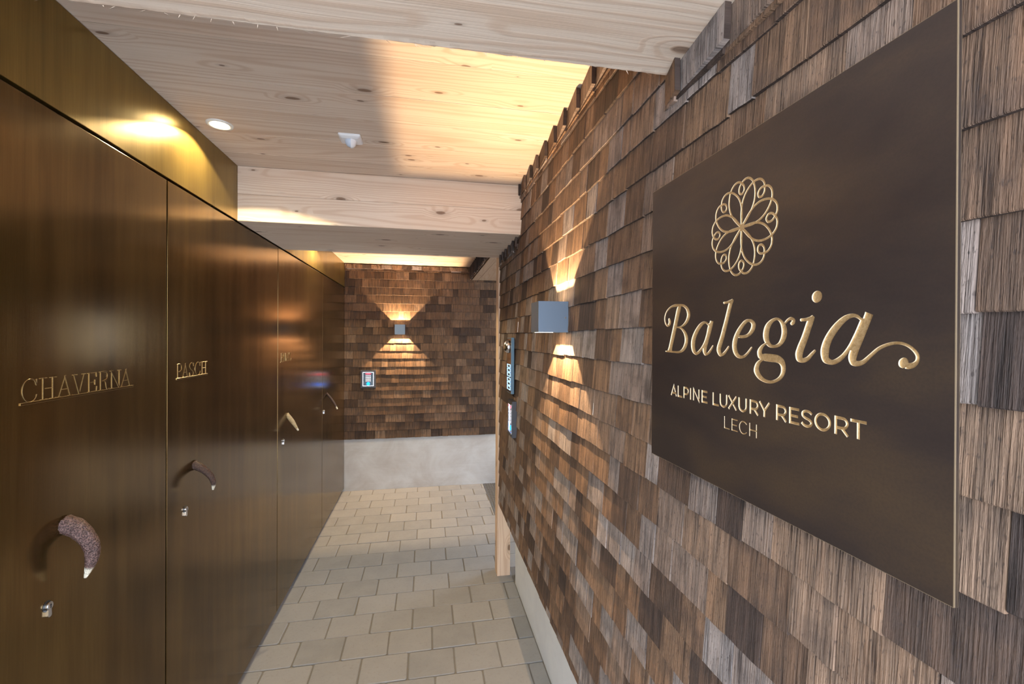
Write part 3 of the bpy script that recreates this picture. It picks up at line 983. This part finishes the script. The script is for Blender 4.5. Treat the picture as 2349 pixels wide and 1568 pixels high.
SANS = {  # unit glyphs of the capital lines, drawn as strokes along their centre lines
    'A': [[(.10, 0), (.5, .93), (.90, 0)], [(.26, .27), (.74, .27)]],
    'L': [[(.14, 1), (.14, .07), (.98, .07)]],
    'P': [[(.14, 0), (.14, .93), (.5, .93), (.74, .88), (.86, .66), (.74, .44), (.5, .38), (.14, .38)]],
    'I': [[(.5, 0), (.5, 1)]],
    'N': [[(.12, 0), (.12, .96), (.88, .04), (.88, 1)]],
    'E': [[(.96, .93), (.14, .93), (.14, .07), (.98, .07)], [(.14, .5), (.86, .5)]],
    'U': [[(.12, 1), (.12, .36), (.22, .16), (.5, .06), (.78, .16), (.88, .36), (.88, 1)]],
    'X': [[(.08, 0), (.92, 1)], [(.92, 0), (.08, 1)]],
    'R': [[(.14, 0), (.14, .93), (.5, .93), (.74, .88), (.86, .66), (.74, .44), (.5, .38), (.14, .38)], [(.5, .4), (.90, 0)]],
    'Y': [[(.06, 1), (.5, .42), (.5, 0)], [(.94, 1), (.5, .42)]],
    'S': [[(.90, .80), (.70, .92), (.42, .94), (.18, .84), (.16, .66), (.36, .54), (.66, .46), (.86, .32), (.80, .14), (.55, .055), (.28, .09), (.08, .22)]],
    'O': [[(.5 + .42 * cos(2 * pi * k / 20), .5 + .445 * sin(2 * pi * k / 20)) for k in range(20)]],
    'T': [[(.02, .93), (.98, .93)], [(.5, 0), (.5, .93)]],
    'C': [[(.94, .80), (.76, .92), (.52, .96), (.28, .88), (.12, .68), (.09, .46), (.16, .24), (.34, .08), (.56, .04), (.78, .09), (.94, .20)]],
    'H': [[(.12, 0), (.12, 1)], [(.88, 0), (.88, 1)], [(.12, .5), (.88, .5)]],
}
LINE1 = [('A', 68.4, 89.6), ('L', 90.6, 106.0), ('P', 108.3, 125.8), ('I', 126.6, 133.2), ('N', 136.1, 155.2), ('E', 159.2, 175.5),
         ('L', 187.1, 203.1), ('U', 203.8, 222.8), ('X', 223.0, 242.6), ('U', 244.6, 263.0), ('R', 266.4, 285.0), ('Y', 284.6, 304.0),
         ('R', 312.9, 331.9), ('E', 333.7, 349.9), ('S', 351.4, 368.5), ('O', 369.9, 391.4), ('R', 394.3, 412.9), ('T', 413.3, 431.5)]
LINE2 = [('L', 214.1, 227.6), ('E', 230.2, 244.4), ('C', 246.3, 263.2), ('H', 265.9, 282.4)]

def strokes_all():
    """every groove of the sign as (group, left edge, right edge, closed) in millimetres"""
    out = []
    for item in SCRIPT_STROKES:
        if item[0] == 2:
            out.append(('script', unflat(item[3]), None, False))
            continue
        cl = item[0] == 1
        L = catmull(unflat(item[3]), 6, cl)
        Rr = catmull(unflat(item[4]), 6, cl)
        if not cl:
            def cap(a, b, prev):     # rounded end
                mx, my = (a[0] + b[0]) / 2, (a[1] + b[1]) / 2
                dx, dy = mx - prev[0], my - prev[1]
                l = math.hypot(dx, dy) or 1
                r = math.hypot(a[0] - b[0], a[1] - b[1]) / 2
                ex, ey = dx / l * r, dy / l * r
                return [((mx + (a[0] - mx) * c_ + ex * s_, my + (a[1] - my) * c_ + ey * s_),
                         (mx + (b[0] - mx) * c_ + ex * s_, my + (b[1] - my) * c_ + ey * s_)) for c_, s_ in ((.87, .5), (.5, .87), (.12, .985))]
            if item[2]:
                for a, b in cap(L[-1], Rr[-1], ((L[-2][0] + Rr[-2][0]) / 2, (L[-2][1] + Rr[-2][1]) / 2)):
                    L.append(a); Rr.append(b)
            if item[1]:
                for a, b in cap(L[0], Rr[0], ((L[1][0] + Rr[1][0]) / 2, (L[1][1] + Rr[1][1]) / 2)):
                    L.insert(0, a); Rr.insert(0, b)
        out.append(('script', L, Rr, cl))
    for spec, zb, zh, sw, grp in ((LINE1, 121.4, 19.3, 3.15, 'capitals'), (LINE2, 91.0, 18.0, 1.55, 'place_name')):
        for ch, a, b in spec:
            for st in SANS[ch]:
                P = [(a + x * (b - a), zb + y_ * zh) for x, y_ in st]
                if ch == 'O':
                    P = catmull(P, 2, True)
                    c = ((a + b) / 2, zb + zh / 2)
                    def off(p, s):
                        dx, dy = p[0] - c[0], p[1] - c[1]
                        l = math.hypot(dx, dy)
                        return (p[0] + dx / l * s, p[1] + dy / l * s)
                    out.append((grp, [off(p, sw / 2) for p in P], [off(p, -sw / 2) for p in P], True))
                    continue
                if ch in 'SC':
                    P = catmull(P, 4)
                if ch in 'PR' and len(P) > 3:
                    P = P[:3] + catmull(P[2:7], 4)[1:] + P[7:]
                if ch == 'U':
                    P = P[:1] + catmull(P[1:6], 4) + P[6:]
                L, Rr = thick_line(P, sw)
                out.append((grp, L, Rr, False))
    # rosette: eight petals whose sides run on into scallops and small loops
    cx_, cy_ = 249.4, 377.2
    pol = lambda deg, r_: (r_ * cos(radians(deg)), r_ * sin(radians(deg)))
    half = [(2.5, -1.2), (9, -4.4), (20, -8.9), (32, -11.3), (43, -10.2), (53, -5.7), (59.8, 0.0), pol(5, 63.4), pol(10, 65.4), pol(15, 65.4), pol(19.3, 63.8), (0, 0)]
    # polar mirror about the loop axis at 22.5 degrees
    ax = radians(22.5)
    first = [(p[0], p[1]) for p in half]
    loopp = []
    for r_, t_ in ((61.0, 0.0), (57.6, 3.6), (53.2, 5.2), (48.8, 4.3), (46.2, 0.0)):
        loopp.append((r_, t_))
    def ax_pt(r_, t_):
        return (r_ * cos(ax) - t_ * sin(ax), r_ * sin(ax) + t_ * cos(ax))
    one = first[:-1] + [ax_pt(61.0, 0.0)] + [ax_pt(r_, t_) for r_, t_ in loopp[1:]]
    def mirror(p):
        c2, s2 = cos(2 * ax), sin(2 * ax)
        return (p[0] * c2 + p[1] * s2, p[0] * s2 - p[1] * c2)
    path = one + [mirror(p) for p in one[-2::-1]]
    path = catmull(path, 5)
    out.append(('emblem', [(cx_ + 5.2 * cos(2 * pi * k / 20), cy_ + 5.2 * sin(2 * pi * k / 20)) for k in range(20)], None, False))
    for k in range(8):
        rot = radians(22.5 + 45 * k)
        P = [(cx_ + p[0] * cos(rot) - p[1] * sin(rot), cy_ + p[0] * sin(rot) + p[1] * cos(rot)) for p in path]
        L, Rr = thick_line(P, 3.1)
        out.append(('emblem', L, Rr, False))
    # halve every open stroke so that none of them crosses itself
    cut = []
    for g, L, Rr, cl in out:
        if Rr is None or cl or len(L) < 6:
            cut.append((g, L, Rr, cl))
        else:
            h_ = len(L) // 2
            cut.append((g, L[:h_ + 2], Rr[:h_ + 2], False))
            cut.append((g, L[h_ - 1:], Rr[h_ - 1:], False))
    return cut

ALL = strokes_all()
PLATE_T, GROOVE = 0.0046, 0.0022
sign = thing('bronze_sign', 'large square dark bronze sign with milled golden rosette and lettering on the right shingle wall', 'sign', (SXF + PLATE_T, SY0 - SW / 2, SZ0))
bm = bmesh.new()
box(bm, (SXF, SY0 - SW, SZ0), (SXF + PLATE_T, SY0, SZ0 + SH), bev=.0009)
bm.normal_update()
for f in bm.faces:
    if .25 < abs(f.normal.x) < .97:
        f.material_index = 1        # worn bright arris
plate = link('plate', bm, [SIGN_BRONZE, WORN_EDGE, CUT_EDGE_GLINT], sign)

def add_strokes(bm, groups, d0, d1, mi=0):
    k = 0
    for g, L, Rr, cl in ALL:
        if g not in groups:
            continue
        e = (k % 41) * 5e-6
        k += 1
        if Rr is None:
            prism(bm, L, fnS, d0 + e, d1 + e, mi)
        else:
            ribbon(bm, L, Rr, fnS, d0 + e, d1 + e, cl, mi)

# mill the grooves into the plate in passes of strokes that do not touch each other
def passes():
    out = []
    for g, L, Rr, cl in ALL:
        pts = L + (Rr or [])
        b = (min(p[0] for p in pts) - .1, min(p[1] for p in pts) - .1, max(p[0] for p in pts) + .1, max(p[1] for p in pts) + .1)
        for ps in out:
            if all(b[2] < q[0] or b[0] > q[2] or b[3] < q[1] or b[1] > q[3] for q, _ in ps):
                ps.append((b, (L, Rr, cl)))
                break
        else:
            out.append([(b, (L, Rr, cl))])
    return [[st for _, st in ps] for ps in out]

bpy.context.view_layer.update()
for k, ps in enumerate(passes()):
    bm = bmesh.new()
    for L, Rr, cl in ps:
        e = k * 4e-6
        if Rr is None:
            prism(bm, L, fnS, -.001, GROOVE + e)
        else:
            ribbon(bm, L, Rr, fnS, -.001, GROOVE + e, cl)
    cut = link('cutter', bm, [CUT_EDGE_GLINT])
    md = plate.modifiers.new('b', 'BOOLEAN')
    md.operation = 'DIFFERENCE'
    md.solver = 'EXACT'
    md.use_self = True
    md.material_mode = 'TRANSFER'
    md.object = cut
    dg = bpy.context.evaluated_depsgraph_get()
    me = bpy.data.meshes.new_from_object(plate.evaluated_get(dg))
    plate.modifiers.clear()
    old = plate.data
    plate.data = me
    bpy.data.meshes.remove(old)
    cm = cut.data
    bpy.data.objects.remove(cut)
    bpy.data.meshes.remove(cm)
plate.data.name = 'plate'
print('plate faces', len(plate.data.polygons), [m.name for m in plate.data.materials])
# golden inlay on the groove floors, one part per line of the sign
for grp, nm in (('emblem', 'rosette_emblem'), ('script', 'script_lettering'), ('capitals', 'capital_lettering'), ('place_name', 'place_lettering')):
    bm = bmesh.new()
    add_strokes(bm, (grp,), {'emblem': .0008, 'place_name': .0010}.get(grp, GROOVE - .0006), GROOVE + .0006)
    o = link(nm, bm, GOLD, sign)
    o['label'] = 'milled golden ' + nm.replace('_', ' ')

# ------------------------------------------------------------------ wall lamps
def wall_lamp(label, origin, out_dir, side_dir, energy):
    """cube lamp, 10 cm; origin on the wall at its centre"""
    o3, od, sd = Vector(origin), Vector(out_dir), Vector(side_dir)
    def P(s, d, z):
        return o3 + sd * s + od * d + Vector((0, 0, z))
    t = thing('wall_lamp', label, 'wall lamp', P(0, 0, -.05), 'cube wall lamps on the shingle walls')
    h = .05
    def bx(bm, a, b, bev=0):
        pa, pb = P(*a), P(*b)
        lo = [min(pa[i], pb[i]) for i in range(3)]
        hi = [max(pa[i], pb[i]) for i in range(3)]
        box(bm, lo, hi, bev)
    bm = bmesh.new()
    th = .0025
    bx(bm, (-h, .002, -h), (-h + th, .102, h))
    bx(bm, (h - th, .002, -h), (h, .102, h))
    bx(bm, (-h + th, .102 - th, -h), (h - th, .102, h))
    bx(bm, (-h + th, .002, -h), (h - th, .002 + th, h))
    link('housing', bm, ANTHRACITE, t)
    # flaps that cut the light above and below
    for s in (1, -1):
        bm = bmesh.new()
        z0, z1 = sorted((s * (h - .006), s * (h - .0035)))
        bx(bm, (-h + th, .002 + th, z0), (h - th, .027, z1))
        link('light_flap', bm, ANTHRACITE, t)
        bm = bmesh.new()
        bx(bm, (-h + th, .088, z0), (h - th, .102 - th, z1))
        link('light_flap', bm, ANTHRACITE, t)
    bm = bmesh.new()
    e = .0004
    for a, b in (((-h + th, .002 + th, -h + .007), (-h + th + e, .102 - th, h - .007)), ((h - th - e, .002 + th, -h + .007), (h - th, .102 - th, h - .007)),
                 ((-h + th, .102 - th - e, -h + .007), (h - th, .102 - th, h - .007)), ((-h + th, .002 + th, -h + .007), (h - th, .002 + th + e, h - .007))):
        bx(bm, a, b)
    link('reflector', bm, LAMP_INSIDE, t)
    bm = bmesh.new()
    q = P(-h - .0004, .012, -.003)
    lathe(bm, [(.0026, 0), (.0026, .0006), (.0018, .0012)], lambda a, b, d: P(-h - d, .012 + a, -.003 + b), 14)
    link('screw', bm, STEEL, t)
    ld = bpy.data.lights.new('lamp_light', 'POINT')
    ld.energy = energy
    ld.color = (1.0, 0.66, 0.34)
    ld.shadow_soft_size = .003
    lo = bpy.data.objects.new('lamp_light', ld)
    COL.objects.link(lo)
    lo.parent = t
    lo.location = P(0, .052, 0) - t.location
    return t

wall_lamp('grey cube wall lamp beside the bronze sign on the right shingle wall', (XR + .004, 1.446, 1.638), (-1, 0, 0), (0, 1, 0), 29.0)
wall_lamp('small grey cube wall lamp shining up and down on the far shingle wall', (-.262, YB + .004, 1.647), (0, -1, 0), (1, 0, 0), 62.0)

# ------------------------------------------------------------------ recessed downlight
RIM = plain('downlight_rim', (0.80, 0.81, 0.80), 0.35)
GLOW = plain('glowing_lens', (1, .95, .85), .4, 0, (1.0, .86, .58), 32.0)
def downlight(dlx, dly, label, energy):
    dl = thing('ceiling_downlight', label, 'ceiling light', (dlx, dly, ZC), 'recessed ceiling downlights')
    fnD = lambda a, b, d: (dlx + a, dly + b, ZC - d)
    bm = bmesh.new()
    rim = [(.029, -.002), (.030, .0035), (.036, .0042), (.0415, .003), (.0425, -.001)]
    lathe(bm, rim, fnD, 40, cap=False)
    link('rim', bm, RIM, dl, smooth=True)
    bm = bmesh.new()
    lathe(bm, [(.0295, .0005), (.0295, .002), (.020, .0026), (.004, .003)], fnD, 32)
    link('lens', bm, GLOW, dl)
    ld = bpy.data.lights.new('downlight_light', 'SPOT')
    ld.energy = energy
    ld.color = (1.0, 0.80, 0.46)
    ld.spot_size = radians(136)
    ld.spot_blend = 0.12
    ld.shadow_soft_size = .012
    lo = bpy.data.objects.new('downlight_light', ld)
    COL.objects.link(lo)
    lo.parent = dl
    lo.location = (0, 0, -.008)
downlight(-.718, 1.747, 'small round recessed downlight glowing in the boarded ceiling beside the bronze wall', 25)
downlight(-.718, 3.45, 'round recessed downlight in the ceiling bay behind the crossing beam', 42)

# ------------------------------------------------------------------ motion sensor on the ceiling
mx, my = -.281, 1.767
ms = thing('motion_sensor', 'small square white motion sensor with round dome under the boarded ceiling', 'sensor', (mx, my, ZC))
bm = bmesh.new()
hh = .040
prof = [(hh, 0.0), (hh, .004), (hh - .003, .008), (hh - .012, .0125), (hh - .016, .0130)]
rings = []
for r_, d in prof:
    pts = []
    rc = .006
    for sx, sy, a0 in ((1, 1, 0), (-1, 1, pi / 2), (-1, -1, pi), (1, -1, 1.5 * pi)):
        for k in range(4):
            a = a0 + k * pi / 6
            pts.append(bm.verts.new((mx + sx * (r_ - rc) + rc * cos(a), my + sy * (r_ - rc) + rc * sin(a), ZC - d)))
    rings.append(pts)
for a, b in zip(rings, rings[1:]):
    for k in range(16):
        bm.faces.new((a[k], a[(k + 1) % 16], b[(k + 1) % 16], b[k]))
bm.faces.new(rings[0]); bm.faces.new(rings[-1])
link('plate', bm, WHITE_PLASTIC, ms)
def dome(bm, r0, a0, a1, z0, hgt):
    seg, st = 20, 8
    grid = []
    for i in range(st + 1):
        e = (pi / 2) * i / st
        grid.append([bm.verts.new((mx + r0 * cos(e) * cos(a0 + (a1 - a0) * k / seg), my - .004 + r0 * cos(e) * sin(a0 + (a1 - a0) * k / seg), z0 - hgt * sin(e) )) for k in range(seg + 1)])
    for i in range(st):
        for k in range(seg):
            bm.faces.new((grid[i][k], grid[i][k + 1], grid[i + 1][k + 1], grid[i + 1][k]))
bm = bmesh.new()
dome(bm, .0205, 0, 2 * pi, ZC - .0125, .024)
bmesh.ops.remove_doubles(bm, verts=bm.verts[:], dist=1e-5)
link('lens', bm, LENS_PLASTIC, ms, smooth=True)
bm = bmesh.new()
dome(bm, .0225, radians(-80), radians(70), ZC - .0125, .0265)
link('shade', bm, WHITE_PLASTIC, ms, smooth=True)

# ------------------------------------------------------------------ keypads and intercom
RED = plain('red_led', (1, .05, .05), .4, 0, (1, .03, .05), 5.0)
BLUE = plain('blue_led', (.02, .15, 1), .4, 0, (.0, .16, 1), 5.0)
BLUEW = plain('white_led', (.8, .9, 1), .4, 0, (.75, .88, 1), 3.0)
KEYM = plain('lit_key', (.75, .75, .82), .35, 0, (.75, .78, 1), .25)
KEYFACE = plain('keypad_face', (.03, .045, .06), .12, .5)
BTNL = plain('button_light', (.35, .7, 1), .4, 0, (.35, .70, 1), 1.3)

def keypad(label, origin, out_dir, side_dir, w, h):
    """origin: centre on the wall; side_dir points to the reader's right"""
    o3, od, sd = Vector(origin), Vector(out_dir), Vector(side_dir)
    def P(s, d, z):
        return o3 + sd * s + od * d + Vector((0, 0, z))
    t = thing('keypad_reader', label, 'keypad', P(0, 0, -h / 2), 'lit access keypads')
    def bx(bm, a, b, bev=0):
        pa, pb = P(*a), P(*b)
        lo = [min(pa[i], pb[i]) for i in range(3)]
        hi = [max(pa[i], pb[i]) for i in range(3)]
        box(bm, lo, hi, bev)
    a, b = w / 2, h / 2
    f = w * .125
    bm = bmesh.new()
    bx(bm, (-a, -.004, b - f), (a, .022, b)); bx(bm, (-a, -.004, -b), (a, .022, -b + f))
    bx(bm, (-a, -.004, -b + f), (-a + f, .022, b - f)); bx(bm, (a - f, -.004, -b + f), (a, .022, b - f))
    bx(bm, (-a + f, -.004, -b + f), (a - f, .010, b - f))
    link('frame', bm, FRAME_GREY, t)
    bm = bmesh.new()
    g = .006
    ia, ib = a - f, b - f
    bx(bm, (-ia, .0101, ib - g), (ia, .0235, ib)); bx(bm, (-ia, .0101, -ib), (ia, .0235, -ib + g))
    bx(bm, (-ia, .0101, -ib + g), (-ia + g, .0235, ib - g)); bx(bm, (ia - g, .0101, -ib + g), (ia, .0235, ib - g))
    link('bezel', bm, STEEL, t)
    bm = bmesh.new()
    bx(bm, (-ia + g, .0101, -ib + g), (ia - g, .018, ib - g))
    link('face_plate', bm, KEYFACE, t)
    bm = bmesh.new()
    n = 20
    rx, rz = ia * .52, ib * .075
    lathe(bm, [(1, .0178), (1, .0190), (.6, .0198)], lambda u, v, d: P(u * rx, d, v * rz + ib * .74), n)
    link('status_light', bm, RED, t)
    for i in range(4):
        for j in range(4):
            bm = bmesh.new()
            cs, cz = (j - 1.5) * ia * .25, ib * .45 - i * ib * .235
            bx(bm, (cs - ia * .09, .0179, cz - ib * .085), (cs + ia * .09, .0205, cz + ib * .085), .0008)
            link('key', bm, KEYM, t)
    bm = bmesh.new()
    rr = ia * .30
    lathe(bm, [(rr, .0178), (rr, .0192), (rr * .9, .0200)], lambda u, v, d: P(u, d, v - ib * .66), 24)
    o = link('bell_button', bm, BLUE, t)
    bm = bmesh.new()
    lathe(bm, [(rr * .55, .0199), (rr * .55, .0206), (rr * .4, .0210)], lambda u, v, d: P(u, d, v - ib * .66), 20)
    link('button_centre', bm, BLUEW, o)
    return t

keypad('square grey framed keypad with red and blue lights on the far shingle wall', (-.576, YB, 1.142), (0, -1, 0), (1, 0, 0), .145, .180)
keypad('narrow keypad with red and blue lights on the right shingle wall below the intercom', (XR + .002, 2.300, 1.150), (-1, 0, 0), (0, -1, 0), .120, .185)

ic = thing('intercom_panel', 'tall grey intercom panel with chrome camera dome and lit buttons on the right shingle wall', 'intercom', (XR, 2.335, 1.277))
ix0, iy0, iy1, iz0, iz1 = XR - .019, 2.274, 2.395, 1.277, 1.570
bm = bmesh.new()
box(bm, (ix0, iy0, iz0), (XR - .003, iy1, iz1), bev=.0015)
link('body', bm, plain('intercom_grey', (0.09, 0.155, 0.21), .4, .3), ic)
bm = bmesh.new()
box(bm, (ix0 - .0012, iy0 + .008, iz0 + .006), (ix0 + .001, iy1 - .006, iz1 - .006))
link('front_plate', bm, plain('intercom_front', (0.10, 0.06, 0.04), .15, .8), ic)
bm = bmesh.new()
prof = [(.034, 0), (.034, .006), (.031, .016), (.024, .024), (.014, .029), (.013, .0292)]
lathe(bm, prof, lambda a, b, d: (ix0 - d, 2.335 + a, 1.522 + b), 28)
cd = link('camera_dome', bm, STEEL, ic, smooth=True)
bm = bmesh.new()
lathe(bm, [(.013, .028), (.011, .034), (.005, .037), (.001, .0375)], lambda a, b, d: (ix0 - d, 2.335 + a, 1.522 + b), 20)
link('camera_lens', bm, plain('camera_glass', (.02, .012, .01), .05), cd, smooth=True)
for k in range(6):
    zc = 1.420 - k * .0222 - (.004 if k > 2 else 0)
    bm = bmesh.new()
    y0, y1, z0, z1 = iy0 + .018, iy1 - .02, zc - .0092, zc + .0092
    w = .0022
    for lo, hi in (((y0, z0), (y1, z0 + w)), ((y0, z1 - w), (y1, z1)), ((y0, z0), (y0 + w, z1)), ((y1 - w, z0), (y1, z1))):
        box(bm, (ix0 - .0035, lo[0], lo[1]), (ix0 - .0005, hi[0], hi[1]))
    link('button', bm, BTNL, ic)
